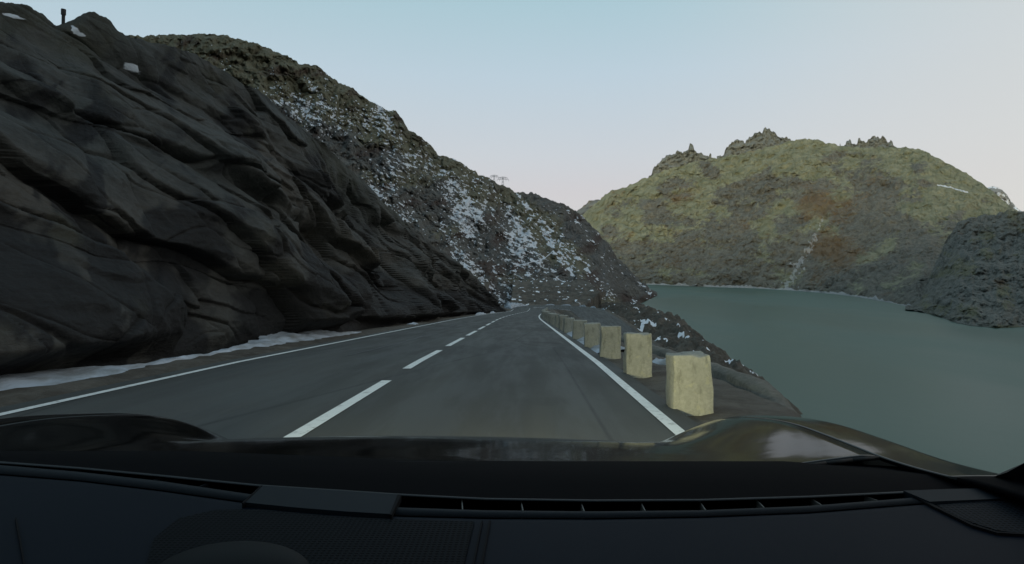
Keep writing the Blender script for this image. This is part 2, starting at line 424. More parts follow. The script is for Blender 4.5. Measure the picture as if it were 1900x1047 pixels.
def cliff_attr(PX, py, D, T):
    s = np.zeros(PX.shape)
    for (x0_, y0_, x1_, y1_, w0) in ((138, 44, 196, 70, 7), (255, 112, 300, 140, 7), (10, 22, 74, 38, 5), (694, 502, 716, 509, 2.5)):
        L = math.hypot(x1_-x0_, y1_-y0_); ux, uy = (x1_-x0_)/L, (y1_-y0_)/L
        al = (PX-x0_)*ux+(py-y0_)*uy; ac = -(PX-x0_)*uy+(py-y0_)*ux
        s = np.maximum(s, (1.0-np.abs(al/L-.5)**2*3.2)-np.abs(ac/w0)+.3*noise(PX/14, py/6, 0, 3))
    return {'snow': np.clip(s, 0, 1), 'grass': .22+.5*noise(PX/120, py/80, 0, 9)+.35*sstep(.75, 1, T), 'rust_or_shade': sstep(.0, .35, fbm(PX/90, py/150, 0, 4, 15)+.55*sstep(.55, .25, T)-.05)}  # last mask paints shade over the lower face, in ragged patches
m = Mat('cliff_rock')
v1 = m.vec((1, .45, 1))
a = m.noise(.22, 5, .55, v=v1, lo=.3, hi=.7); b = m.noise(1.1, 7, .6, v=v1, lo=.35, hi=.7); d = m.noise(5, 6, .65, v=v1, lo=.45, hi=.75)
c = m.mix(a, (.044, .049, .047), (.072, .064, .054)); c = m.mix(m.math('MULTIPLY', b, .6), c, (.022, .022, .021)); c = m.mix(m.math('MULTIPLY', d, .35), c, (.095, .096, .090)); c = m.mix(m.math('MULTIPLY', m.rng(m.voro(.55, v=m.vec((1, .5, 1.3)), feature='DISTANCE_TO_EDGE'), 0, .025, 1, 0), m.noise(.3, 3, .5, lo=.5, hi=.62)), c, (.012, .012, .012)); c = m.mix(m.math('MULTIPLY', m.attr('rust_or_shade'), .85), c, (.010, .010, .011))  # final mix puts the lower face's shade into the colour, near black
g = m.rng(m.math('ADD', m.attr('grass'), m.math('MULTIPLY', m.math('SUBTRACT', m.noise(.9, 7, .65), .5), 1.0)), .4, .7)
c = m.mix(m.math('MULTIPLY', g, .5), c, (.050, .050, .034))
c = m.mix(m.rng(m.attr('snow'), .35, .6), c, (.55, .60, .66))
h = m.math('ADD', m.noise(.9, 9, .66, v=v1), m.math('MULTIPLY', m.voro(.9, v=v1), .25))
m.set(Base_Color=c, Roughness=.8, Normal=m.bump(h, .6, .5)); m.b.inputs['Specular IOR Level'].default_value = .2
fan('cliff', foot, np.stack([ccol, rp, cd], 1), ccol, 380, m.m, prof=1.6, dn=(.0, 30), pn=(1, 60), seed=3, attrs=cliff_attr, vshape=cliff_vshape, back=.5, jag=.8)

# --- the steep hillside with old snow
lcol = np.r_[np.arange(-300, 240, 8), np.arange(240, 1221, 1.5)]
lfoot = [(-300, 560, 45), (240, 560, 60), (600, 566, 90), (860, 570, 135), (940, 571, 163), (985, 563.5, 172), (1020, 561.5, 176), (1070, 562.5, 176), (1100, 566, 174), (1112, 569, 178), (1128, 570, 198), (1142, 572, 250), (1160, 573, 364), (1185, 565, 412), (1205, 556, 486), (1219, 549, 563)]
lcrest = [(-300, 40, 180), (100, 60, 190), (240, 66, 200), (310, 66, 215), (350, 65, 222), (420, 66, 232), (455, 74, 238), (500, 90, 246), (540, 107, 254), (562, 121, 258), (582, 119, 262), (610, 138, 268), (638, 160, 275), (652, 163, 278), (690, 190, 290), (735, 208, 300), (762, 243, 310), (775, 252, 314), (797, 268, 322), (815, 285, 330), (850, 300, 352), (885, 322, 378), (905, 329, 395), (930, 345, 420), (955, 357, 440), (985, 358, 470), (1008, 366, 490), (1040, 377, 520), (1068, 390, 545), (1095, 415, 560), (1125, 448, 570), (1150, 480, 575), (1175, 508, 580), (1195, 526, 582), (1210, 540, 583), (1221, 547, 585)]
def hill_attr(PX, py, D, T):
    # patches lie across the fall of the slope, thickest in the gullies
    u = PX*.90+py*.43; v = py*.90-PX*.43
    n1 = fbm(u/14, v/6.5, 0, 4, 51, .62); gul = noise((PX*.82-py*.57)/20, (PX*.57+py*.82)/170, 0, 59); n2 = noise(PX/70, py/80, 0, 57); n3 = noise(u/200, v/26, 0, 58)
    dens = np.full(PX.shape, -.10)
    for (x, y, rx, ry_, w_) in ((690, 215, 60, 40, .16), (790, 385, 90, 70, .13), (860, 400, 60, 60, .10), (950, 490, 45, 55, .17), (640, 190, 60, 30, .05), (900, 330, 40, 40, .08), (940, 380, 40, 60, .05), (750, 300, 80, 60, .08), (1010, 545, 50, 20, .08), (1080, 560, 40, 15, .05), (700, 210, 22, 40, .14)):
        dens = dens + w_*np.exp(-((PX-x)/rx)**2-((py-y)/ry_)**2)
    dens = dens - .25*sstep(.90, 1, T)*sstep(700, 640, PX) - .12*sstep(.82, 1, T) - .16*sstep(560, 420, PX) - .10*sstep(1040, 1120, PX)*sstep(560, 480, py)
    s = np.maximum(.9*n1 + .5*n2 + .60*gul + dens - .05, .95*fbm(u/7.5, v/3.8, 0, 3, 151, .6) + .35*n2 + .35*gul + dens - .075)
    # a snowed-up gully and a thread of old path
    xg = interp([(370, 965), (410, 1000), (440, 1020), (480, 1045), (520, 1070)], py); wg = interp([(360, 2), (400, 7), (440, 12), (480, 10), (520, 3)], py)
    s = np.maximum(s, (.40-.16*np.abs((PX-xg)/wg) + .5*n1)*((py > 362) & (py < 515)))
    yp = interp([(940, 498), (985, 487), (1010, 480), (1024, 468)], PX)
    s = np.maximum(s, (.42-.16*np.abs((py-yp)/1.6))*((PX > 955) & (PX < 1024)))
    snow = sstep(.305, .365, s)
    g = .30+.8*sstep(.74, 1, T)*sstep(1000, 800, PX) + .45*noise(PX/60, py/45, 0, 61) + .10*sstep(.5, .95, T)
    g = g + .42*np.exp(-((PX-985-.72*(py-380))/34)**2)*sstep(345, 400, py) - .3*np.exp(-((PX-1085-.75*(py-430))/45)**2)*sstep(380, 420, py)
    r = .30+.65*noise(PX/45, py/30, 0, 63) + .22*sstep(.6, .1, T)
    return {'snow': snow, 'grass': g, 'rust_or_shade': r}
HILL = rock_mat('hill_rock', [(.080, .085, .085), (.138, .132, .116), (.040, .032, .028), (.21, .20, .175)], .13, grass=((.125, .116, .070), (.185, .172, .112)), rust_or_shade=(.064, .036, .026), bump=(1.0, 2.4))
fan('mountain_left', lfoot, lcrest, lcol, 400, HILL, prof=1.25, dn=(.022, 11), pn=(8, 30), seed=5, attrs=hill_attr, back=.5, jag=1.0)

# --- the mountain across the water
fcol = np.r_[np.arange(1000, 1050, 3), np.arange(1050, 1921, 1.6), np.arange(1925, 2900, 14)]
def shore(pts): return [(x, y, -WATER_Z*F/(y-505)) for x, y in pts]
ffoot = shore([(1000, 527), (1190, 528), (1260, 530), (1330, 533), (1400, 535), (1480, 540), (1560, 547), (1620, 556), (1700, 573), (1760, 585), (1850, 590), (2000, 590), (2400, 600), (2900, 600)])
fcrest = [(1000, 480, 1900), (1060, 420, 1850), (1085, 396, 1800), (1108, 374, 1760), (1135, 352, 1730), (1160, 347, 1700), (1200, 331, 1650), (1215, 322, 1630), (1245, 312, 1600), (1300, 298, 1560), (1345, 290, 1520), (1400, 280, 1480), (1450, 268, 1450), (1480, 259, 1430), (1520, 259, 1400), (1560, 272, 1370), (1600, 275, 1340), (1630, 274, 1310), (1660, 273, 1280), (1700, 274, 1230), (1730, 288, 1180), (1780, 314, 1100), (1830, 346, 1020), (1862, 372, 960), (1890, 393, 900), (1940, 420, 850), (2100, 430, 800), (2900, 420, 800)]
def far_attr(PX, py, D, T):
    n = fbm(PX/70, py/45, 0, 4, 71)
    g = .34+.50*sstep(.35, .95, T+.25*n) + .45*n
    # grey slabs
    for (x, y, rx, ry_, w_) in ((1375, 350, 60, 22, .6), (1610, 330, 45, 40, .45), (1320, 320, 22, 18, .5), (1530, 300, 25, 18, .4), (1640, 390, 60, 35, .5), (1240, 365, 30, 30, .35), (1430, 370, 40, 30, .3), (1820, 375, 30, 18, .3)):
        g = g - w_*np.exp(-((PX-x)/rx)**2-((py-y)/ry_)**2)
    r = .15+.45*fbm(PX/80, py/50, 0, 3, 74)
    for (x, y, rx, ry_, w_) in ((1560, 362, 62, 34, .42), (1530, 400, 40, 40, .22), (1538, 450, 26, 70, .32), (1285, 352, 70, 18, .34), (1400, 430, 50, 25, .2), (1650, 480, 60, 25, .24), (1270, 430, 40, 30, .25), (1510, 470, 25, 60, .3), (1600, 470, 60, 30, .25), (1420, 280, 30, 10, .25)):
        r = r + w_*np.exp(-((PX-x)/rx)**2-((py-y)/ry_)**2)
    xs = interp([(400, 1528), (440, 1512), (480, 1490), (530, 1460)], py)
    s = .62 - np.abs((PX-xs)/interp([(400, 3), (430, 7), (480, 18), (530, 24)], py))*.45 + .55*fbm(PX/7, py/9, 0, 3, 77)
    s = np.clip(np.where((py > 398) & (py < 538), s, 0)*.86, 0, .485)
    s2 = np.maximum(s, sstep(.05, .35, .62-np.abs(py-interp([(1738, 343), (1760, 347), (1795, 357)], PX))/3.0 + .5*noise(PX/5, py/3, 0, 78))*((PX > 1738) & (PX < 1797)))
    s2 = np.maximum(s2, .49*sstep(.022, .012, T+.012*noise(PX/6, 1.5, 0, 2)))
    return {'snow': s2, 'grass': g, 'rust_or_shade': r}
FAR = rock_mat('far_rock', [(.140, .152, .138), (.205, .198, .160), (.105, .090, .066), (.30, .285, .235)], .035, grass=((.195, .205, .125), (.33, .33, .225)), rust_or_shade=(.19, .128, .068), bump=(1.0, 10.0))
fan('mountain_far', ffoot, fcrest, fcol, 330, FAR, prof=1.15, dn=(.014, 9), pn=(5, 18), seed=17, attrs=far_attr, back=.35, jag=.8)
# rock teeth standing along the crest
def crest_rock(foot, crest, cols, seed, jag):
    return fan('crest_rocks', foot, crest, np.arange(cols[0], cols[1]+.1, 1.0), 44, CRAG, prof=.7, dn=(.010, 5), pn=(1.5, 11), crag=lambda q: -4.0*np.tanh(7*noise(q/10.5, seed+.5))-2.2*np.tanh(6*noise(q/5.3, seed+2.5)), seed=seed, attrs=lambda PX, py, D, T: {'snow': 0*PX, 'grass': .18+.3*noise(PX/20, py/9, 0, 5)+.5*sstep(.25, 0, T), 'rust_or_shade': 0*PX-.2}, back=.05, jag=jag)
CRAG = rock_mat('crag_rock', [(.20, .212, .195), (.26, .265, .235), (.15, .155, .135), (.32, .32, .28)], .06, grass=((.195, .205, .125), (.33, .33, .225)), rust_or_shade=(.15, .10, .05), bump=(1.0, 5.0))
crest_rock([(1203, 345, 1665), (1250, 332, 1625), (1320, 312, 1650)], [(1203, 331, 1700), (1212, 318, 1700), (1225, 298, 1700), (1240, 284, 1700), (1250, 280, 1700), (1262, 283, 1700), (1272, 274, 1700), (1279, 271, 1700), (1290, 278, 1680), (1302, 278, 1665), (1310, 286, 1650), (1320, 290, 1640)], (1203, 1320), 81, .5)
crest_rock([(1330, 312, 1565), (1400, 300, 1500), (1475, 284, 1460)], [(1330, 293, 1640), (1342, 282, 1635), (1352, 266, 1620), (1365, 261, 1610), (1380, 258, 1600), (1383, 263, 1595), (1395, 252, 1580), (1410, 247, 1570), (1420, 242, 1560), (1432, 242, 1550), (1440, 250, 1545), (1455, 258, 1530), (1475, 262, 1520)], (1330, 1475), 83, .5)
crest_rock([(1558, 292, 1395), (1610, 294, 1360), (1662, 292, 1300)], [(1558, 273, 1450), (1568, 264, 1445), (1590, 262, 1430), (1606, 263, 1420), (1622, 258, 1405), (1628, 251, 1400), (1638, 250, 1395), (1646, 260, 1385), (1662, 274, 1370)], (1558, 1662), 85, .4)
# --- lower ridge seen through the gap, far down the valley, and a pale ridge at the right
DIST = rock_mat('distant_rock', [(.16, .165, .155), (.19, .19, .17), (.13, .13, .12), (.22, .22, .20)], .02, grass=((.14, .14, .085), (.18, .175, .11)), rust_or_shade=(.15, .12, .08), bump=(.8, 6.0))
ext = lambda PX, py, D, T: {'snow': 0*PX, 'grass': .35+.4*noise(PX/30, py/20, 0, 8), 'rust_or_shade': 0*PX}
fan('hill_distant', [(900, 526, 1700), (1300, 526, 1700)], [(900, 420, 2700), (1040, 412, 2650), (1070, 391, 2600), (1092, 375, 2600), (1112, 371, 2600), (1140, 380, 2600), (1300, 420, 2600)], np.arange(900, 1301, 2.5), 90, DIST, dn=(.03, 14), pn=(4, 30), seed=29, attrs=ext, back=.3)
PALE = rock_mat('pale_rock', [(.24, .25, .24), (.30, .30, .29), (.18, .19, .18), (.34, .34, .33)], .02, grass=((.2, .2, .16), (.22, .22, .18)), rust_or_shade=(.2, .2, .18), bump=(.8, 6.0))
fan('hill_pale', [(1760, 522, 1700), (2500, 522, 1700)], [(1760, 352, 2300), (1812, 348, 2300), (1845, 346, 2300), (1858, 351, 2300), (1875, 372, 2300), (1892, 390, 2300), (1960, 400, 2300), (2500, 400, 2300)], np.r_[np.arange(1760, 1921, 2), np.arange(1925, 2501, 15)], 90, PALE, dn=(.03, 14), pn=(4, 30), seed=33, attrs=lambda PX, py, D, T: {'snow': .6*(fbm(PX/14, py/9, 0, 3, 3) > .05)*1.0, 'grass': 0*PX, 'rust_or_shade': 0*PX}, back=.3)
# --- the dark headland at the right
pcol = np.r_[np.arange(1680, 1921, 1.5), np.arange(1925, 2900, 14)]
pfoot = shore([(1680, 576), (1700, 577), (1740, 587), (1775, 599), (1800, 604), (1850, 608), (1900, 606), (2000, 612), (2300, 640), (2900, 660)])
pcrest = [(1680, 573, 355), (1705, 556, 380), (1722, 520, 410), (1738, 484, 425), (1756, 444, 432), (1778, 412, 435), (1810, 401, 435), (1840, 398, 430), (1870, 392, 425), (1900, 391, 420), (1950, 380, 400), (2100, 340, 380), (2500, 280, 350), (2900, 250, 330)]
HEAD = rock_mat('headland_rock', [(.125, .138, .128), (.170, .172, .148), (.085, .088, .076), (.23, .22, .19)], .09, grass=((.115, .120, .075), (.17, .165, .105)), rust_or_shade=(.115, .075, .045), bump=(1.0, 2.2))
fan('headland', pfoot, pcrest, pcol, 260, HEAD, prof=1.2, dn=(.013, 10), pn=(5, 20), seed=41, attrs=lambda PX, py, D, T: {'snow': 0*PX, 'grass': .34+.5*fbm(PX/50, py/40, 0, 3, 9), 'rust_or_shade': .12+.6*noise(PX/40, py/30, 0, 19)}, back=.4, jag=1.4)

# --- added, unseen ridge that keeps the low sun off the road and the lake
az = np.radians(np.arange(140, 292, 1.0)); T_ = np.linspace(0, 1, 40)
AZ, TT = np.meshgrid(az, T_); H_ = 205 + 50*fbm(np.degrees(AZ)/22, 3.3, 0, 4, 120)
H_ = H_*sstep(math.radians(140), math.radians(165), AZ)*sstep(math.radians(292), math.radians(270), AZ)
prof_r = 380 + 440*TT; hgt = np.where(TT < .6, (TT/.6)**1.1, 1-((TT-.6)/.4)**1.4*1.0)
Zr = WATER_Z-6 + (H_+20)*hgt + 14*fbm(np.degrees(AZ)/5, TT*7, 0, 4, 125)*hgt
o = link('added_unseen_ridge', grid_mesh('added_unseen_ridge', np.stack([prof_r*np.sin(AZ), prof_r*np.cos(AZ), Zr], -1), {'snow': 0*Zr, 'grass': .3+0*Zr, 'rust_or_shade': .2+0*Zr}), HILL); o['kind'] = 'structure'

# ------------------------------------------------------------------ the lake
m = Mat('lake_water')
n1 = m.noise(.35, 5, .6, v=m.vec((1, .5, 1))); n2 = m.noise(.010, 5, .55, v=m.vec((1, .35, 1)), lo=.33, hi=.67)
m.set(Base_Color=m.mix(n2, (.052, .104, .084), (.076, .134, .112)), Roughness=m.rng(n2, 0, 1, .3, .42), Normal=m.bump(n1, .2, .15), IOR=1.33)
m.b.inputs['Specular IOR Level'].default_value = .1
xs = np.r_[-6000, -2000, -500, np.arange(-200, 1000, 40), 1500, 3000, 8000]; ys = np.r_[-3000, -500, np.arange(-100, 1800, 40), 2500, 5000, 12000]
X, Y = np.meshgrid(xs, ys)
o = link('water', grid_mesh('water', np.stack([X, Y, 0*X+WATER_Z], -1)), m.m); o['kind'] = 'structure'
bed = link('ground', grid_mesh('ground', np.stack([X*1.2, Y*1.2, 0*X+WATER_Z-12], -1)), plain('lake_bed', (.08, .08, .07), .9)); bed['kind'] = 'structure'

# ------------------------------------------------------------------ guard stones
STONE = Mat('guard_stone'); m = STONE
a = m.noise(3, 6, .6, lo=.3, hi=.7); b = m.noise(26, 6, .7, lo=.35, hi=.7); d = m.noise(70, 3, .6)
c = m.mix(a, (.27, .27, .235), (.34, .335, .285)); c = m.mix(m.math('MULTIPLY', b, .55), c, (.19, .187, .155)); c = m.mix(m.math('MULTIPLY', m.noise(5, 7, .7, v=m.vec((2.2, 2.2, .7)), lo=.5, hi=.72), .6), c, (.085, .085, .06)); c = m.mix(m.math('MULTIPLY', m.noise(14, 4, .5, lo=.6, hi=.68), .5), c, (.36, .35, .25)); 
m.set(Base_Color=c, Roughness=.85, Normal=m.bump(m.math('ADD', b, m.math('MULTIPLY', d, .4)), .5, .008)); STONE = m.m
def stone_mesh(seed, wd, dp, ht):
    bm = bmesh.new(); bmesh.ops.create_cube(bm, size=1)
    bmesh.ops.bevel(bm, geom=list(bm.edges), offset=.035, segments=2, affect='EDGES', profile=.55)
    bmesh.ops.subdivide_edges(bm, edges=list(bm.edges), cuts=3, use_grid_fill=True)
    for v in bm.verts:
        x, y, z = v.co; k = 1-.10*(z+.5)
        n = noise(x*3, y*3, z*3, seed)
        ch = min(0, noise(x*2.2, y*2.2, z*2.2, seed+9)+.12)*.22*(1 if max(abs(x), abs(y)) > .4 and z > -.3 else 0); f_ = noise(x*9, y*9, z*9, seed+3)*.012
        v.co = Vector((x*wd*k*(1+ch)+.025*n+f_, y*dp*k*(1+ch)+.025*noise(x*3, y*3, z*3, seed+5)+f_, (z+.5)*(ht+.16)*(1+ch*.5)-.16+.02*n))
    me = bpy.data.meshes.new('guard_stone'); bmesh.ops.recalc_face_normals(bm, faces=bm.faces); bm.to_mesh(me); bm.free(); me.materials.append(STONE)
    me.polygons.foreach_set('use_smooth', np.ones(len(me.polygons), bool))
    return me
SM = [stone_mesh(k*11, (.44, .43, .46, .42, .45)[k], (.38, .35, .40, .36, .38)[k], (.60, .64, .61, .65, .62)[k]) for k in range(5)]
LAB = ['biggest and nearest guard stone, pale yellow in the headlamps, beside the bonnet',
       'pale yellow guard stone, second along the lakeside edge counting from the bonnet',
       'yellowish guard stone, third along the lakeside edge counting from the bonnet',
       'guard stone half hidden behind the third one, snow heaped at its far side',
       'grey guard stone with snow at its foot just before the wide gap',
       'grey guard stone just past the wide gap, foremost of the far cluster',
       'grey guard stone half hidden behind the one just past the wide gap']
stone_y = [7.15, 10.4, 13.6, 16.9, 21.0, 25.7, 29.2] + [32.8+3.3*k for k in range(32)]
proto = None
for k, y in enumerate(stone_y):
    s = S0 + y if y < 140 else S0+y
    p = at_path(s, HALF+.44, 0)
    if k == 0:
        o = bpy.data.objects.new('guard_stone', SM[0]); proto = o
    else:
        o = proto.copy(); o.data = SM[(k*3) % 5]
    COL.objects.link(o); o.location = (p[0], p[1], p[2]-.03)
    h = np.interp(s, SEG, PATH[:, 3]); o.rotation_euler = (R(random.uniform(-3, 3)), R(random.uniform(-3, 3)), -h+R(random.uniform(-5, 5)))
    tag(o, LAB[k] if k < len(LAB) else 'small distant guard stone in the close-set line running into the bend', 'guard stone', 'guard stones along the lakeside edge of the road')

# low stone kerb along the drop behind the stones
V = []; ss = np.arange(37.0, 150, .3)
jit = .06*noise(ss*1.1, 2.2, 0, 4)
prof_ = [(-.22, -.3), (-.20, .05), (-.05, .10), (.12, .07), (.16, -.6)]
V = np.stack([at_path(ss, HALF+1.85+o_+jit*(1 if z_ > 0 else .3), 0)+np.stack([0*ss, 0*ss, z_+.05*noise(ss*2.3, o_*9, 0, 6)-.03-.5*sstep(39.2, 37, ss)], -1) for o_, z_ in prof_], 1)
o = link('stone_kerb', grid_mesh('stone_kerb', V), rock_mat('kerb_rock', [(.10, .10, .085), (.15, .145, .12), (.07, .066, .055), (.19, .18, .155)], 3, snow=False, bump=(.7, .03)))
tag(o, 'low rough stone kerb along the drop behind the guard stones', 'kerb')

# ------------------------------------------------------------------ roadside snow (nobody could count it)
m = Mat('old_snow'); n1 = m.noise(3, 6, .6, v=m.vec((1, .35, 1)), lo=.3, hi=.75); n2 = m.noise(18, 4, .6)
m.set(Base_Color=m.mix(n1, (.44, .50, .57), (.20, .205, .20)), Roughness=.75, Normal=m.bump(m.math('ADD', n1, m.math('MULTIPLY', n2, .2)), .5, .04)); SNOW = m.m
def drift(name, s, inner, outer, hgt, label, seed=0, bank=0):
    nt_ = 9; rows = []
    for k in range(nt_):
        t = k/(nt_-1); off = inner+(outer-inner)*t
        z = hgt*math.sin(math.pi*t)**.7*(1+.9*fbm(s*.9, t*3, 0, 3, seed)) - .05 + bank*t**1.2*(1+.35*fbm(s*1.1, t*2, 0, 3, seed+6))
        rows.append(at_path(s, off+.05*noise(s*2, t*4, 0, seed+3), 0)+np.stack([0*s, 0*s, z], -1))
    o = link(name, grid_mesh(name, np.stack(rows, 1)), SNOW); tag(o, label, 'snow', kind='stuff')
ss = np.arange(36.5, 47.5, .1)
e0 = interp([(36.5, 4.75), (38.3, 4.75), (39, 5.0), (41, 5.15), (44, 4.95), (47.5, 4.9)], ss) + .08*noise(ss*1.5, 1, 0, 2)
e1 = interp([(36.5, 5.1), (38, 5.2), (39, 5.35), (41, 5.4), (44, 5.5), (47.5, 5.45)], ss) + .08*noise(ss*1.2, 5, 0, 3)
ssA = np.arange(37.8, 55.8, .08)
mid_ = interp([(37.8, -5.0), (40, -4.95), (41.2, -4.72), (43, -4.72), (45.5, -4.85), (49, -5.0), (52, -4.9), (55.8, -4.35)], ssA)
wid_ = interp([(37.8, .3), (39, .62), (40.4, .62), (41.0, .22), (42.5, .09), (44.5, .08), (45.8, .16), (48, .45), (51, .55), (53.5, .38), (55.7, .04)], ssA)*(1+.55*fbm(ssA*1.3, 1, 0, 4, 2))
inn, out = mid_+np.abs(wid_), mid_-np.abs(wid_)
drift('snow_bank', ssA, inn, out, .07, 'dirty strip of old snow along the foot of the dark cliff', 5, interp([(37.8, .05), (39.5, .10), (41, .01), (45, .01), (47, .12), (50, .26), (53, .20), (55.7, .0)], ssA))
for a_, b_, i_, o_, h_ in ((66, 69, -4.0, -4.7, .12), (104, 118, -3.75, -4.4, .25), (122, 132, -3.75, -4.3, .25)):
    s_ = np.arange(a_, b_, .2); w_ = np.sin(np.pi*(s_-a_)/(b_-a_))
    drift('snow_bank', s_, i_-.2*(1-w_), i_-.2*(1-w_)+(o_-i_)*w_, h_*w_, 'small bank of old snow on the verge below the cliff, farther along', 9)
# snow under and between the stones
s_ = np.arange(45.0, 56.5, .1)
drift('snow_bank', s_, 3.56+.12*noise(s_*1.4, 2, 0, 8), 4.5+.3*noise(s_*1.1, 7, 0, 6), .12, 'snow heaped round the feet of the guard stones', 12)
s_ = np.arange(41.6, 43.0, .1); w_ = np.sin(np.pi*(s_-41.6)/1.4)
drift('snow_bank', s_, 4.5-.25*w_, 4.5+.3*w_, .1, 'little snow patch in the gap between the second and third guard stones', 14)
# heaps round the outside of the hairpin
hs = SEG[np.argmin(np.abs(PATH[:, 1]-140))]
for k, (q, L_, ww, hh) in enumerate(((2.0, 6.5, 2.2, 1.0), (8.5, 1.6, .5, .3), (10.8, 1.6, .5, .3), (13.2, 1.4, .5, .35), (15, 1.3, .5, .3), (17.4, 1.2, .4, .25))):
    s_ = np.arange(hs+q-L_/2, hs+q+L_/2, .12); w_ = np.sin(np.pi*(s_-s_[0])/(s_[-1]-s_[0]))
    drift('snow_heap', s_, -3.7+0*s_, -3.7-ww*w_*(1+.6*fbm(s_*1.3, k, 0, 3, 33)), hh*w_, 'heap of snow on the outer rim of the far bend', 20+k)

# ------------------------------------------------------------------ pylons on the skyline
STEEL = plain('pylon_steel', (.34, .35, .37), .6, metal=.0)
def pylon():
    t = empty('power_pylon', (0, 0, 0), 'taller lattice pylon, right one of the pair on the skyline', 'pylon', 'pylons on the skyline ridge')
    bm = bmesh.new(); H_ = 17.0
    def wd(z): return 1.1*(1-z/H_)+.35
    for sx in (-1, 1):
        for sy in (-1, 1): bar(bm, (sx*wd(0), sy*wd(0), -2), (sx*wd(H_), sy*wd(H_), H_), .09, 5)
    for k in range(8):
        za, zb = k*H_/8, (k+1)*H_/8
        for sx in (-1, 1):
            bar(bm, (sx*wd(za), -wd(za), za), (sx*wd(zb), wd(zb), zb), .05, 4); bar(bm, (-wd(za), sx*wd(za), za), (wd(zb), sx*wd(zb), zb), .05, 4); bar(bm, (wd(za), sx*wd(za), za), (-wd(zb), sx*wd(zb), zb), .05, 4)
    bm_obj('mast', bm, STEEL, t)
    for z, L in ((15.6, 3.8), (16.8, 2.9)):
        bm = bmesh.new()
        for dy in (-.35, .35):
            bar(bm, (-L, 0, z), (0, dy, z+.45), .08, 5); bar(bm, (L, 0, z), (0, dy, z+.45), .08, 5); bar(bm, (-L, 0, z), (L, 0, z), .08, 5)
        bm_obj('crossarm', bm, STEEL, t)
        for x in (-L, -L*.55, L*.55, L):
            bm = bmesh.new()
            for q in range(5): bmesh.ops.create_cone(bm, cap_ends=True, segments=8, radius1=.16, radius2=.1, depth=.14, matrix=Matrix.Translation((x, 0, z-.25-.22*q)))
            bar(bm, (x, 0, z), (x, 0, z-1.3), .03, 5)
            bm_obj('insulator', bm, STEEL, t)
    return t
def copy_tree(o, parent=None):
    c = o.copy(); COL.objects.link(c); c.parent = parent
    for ch in o.children: copy_tree(ch, c)
    return c
py1 = pylon(); py2 = copy_tree(py1); py2['label'] = 'lower lattice pylon, left one of the pair on the skyline'
for o, x, ytop, d, sc in ((py1, 933, 329, 440, 1.0), (py2, 917, 325.5, 425, .8)):
    q = P(x, ytop, d)[()]; o.location = (q[0], q[1], q[2]-17*sc); o.scale = (sc,)*3

# dark post on the cliff's brow
bm = bmesh.new()
q = P(116, 50, 19)
bar(bm, (0, 0, -.6), (.03, 0, .34), .045, 8); bar(bm, (.03, 0, .34), (.035, 0, .50), .065, 8)
o = bm_obj('marker_post', bm, plain('tarred_wood', (.03, .028, .028), .8)); o.location = q
tag(o, 'short dark post standing on the brow of the cliff against the sky', 'post')

# ------------------------------------------------------------------ the car the view is taken from
XC = -.24
CAR = empty('car', (XC, .7, -1.15), 'dark car with a glossy black bonnet and blue-black dashboard, driving on the right lane', 'car')
m = Mat('car_paint'); n1 = m.noise(900, 2, .5)
m.set(Base_Color=(.0022, .0028, .003, 1), Roughness=.09, Normal=m.bump(m.noise(6, 3), .04, .02)); m.b.inputs['Specular IOR Level'].default_value = .1; PAINTB = m.m
RUBBER = plain('black_rubber', (.004, .004, .005), .55, .2); FRIT = plain('black_plastic', (.0012, .0012, .0018), .8, .03)
DASHM = Mat('dash_plastic'); m = DASHM
m.set(Base_Color=m.mix(m.noise(14, 4), (.0008, .0030, .0074), (.0014, .0040, .0092)), Roughness=.62, Normal=m.bump(m.noise(700, 2, .6), .25, .0006)); m.b.inputs['Specular IOR Level'].default_value = .3; m.b.inputs['Specular IOR Level'].default_value = .06; DASHM = m.m
STRIPM = plain('dash_strip', (.006, .009, .0125), .6, .08); RAILM = plain('vent_rail', (.014, .018, .021), .5, .12)
CREST = [(.70, -.245), (.85, -.262), (1.0, -.286), (1.2, -.297), (1.4, -.311), (1.6, -.344), (1.8, -.384), (2.0, -.440), (2.2, -.53), (2.35, -.66), (2.42, -.80)]
CENT = [(.70, -.262), (.95, -.282), (1.05, -.304), (1.3, -.336), (1.5, -.368), (1.6, -.396), (1.9, -.482), (2.1, -.555), (2.25, -.64), (2.36, -.75), (2.42, -.84)]
def smooth_interp(pts, x):
    q = np.linspace(-1, 1, 9)*.09
    return np.mean([interp(pts, x+d) for d in q], 0)
def body_z(xr, y):
    a = np.abs(xr)
    zc, ze = smooth_interp(CENT, y), smooth_interp(CREST, y)
    k = sstep(.56, .845, a)
    z = zc - .012*(np.minimum(a, .5)/.5)**2 + (ze-zc+.012)*k
    z = z - np.clip(a-.875, 0, None)**2*11.0
    return z
def panel(name, xa, xb, ya, yb, nx, ny, mat, thick=.006, dz=0.0, parent=CAR):
    xs, ys = np.linspace(xa, xb, nx), np.linspace(ya, yb, ny); X, Y = np.meshgrid(xs, ys)
    V = np.stack([X+XC, Y, body_z(X, Y)+dz], -1)
    o = link(name, grid_mesh(name, V), mat, parent)
    sm = o.modifiers.new('thickness', 'SOLIDIFY'); sm.thickness = thick; sm.offset = -1
    return o
BX = .80
panel('bonnet', -BX+.0014, BX-.0014, 1.06, 2.36, 90, 80, PAINTB)
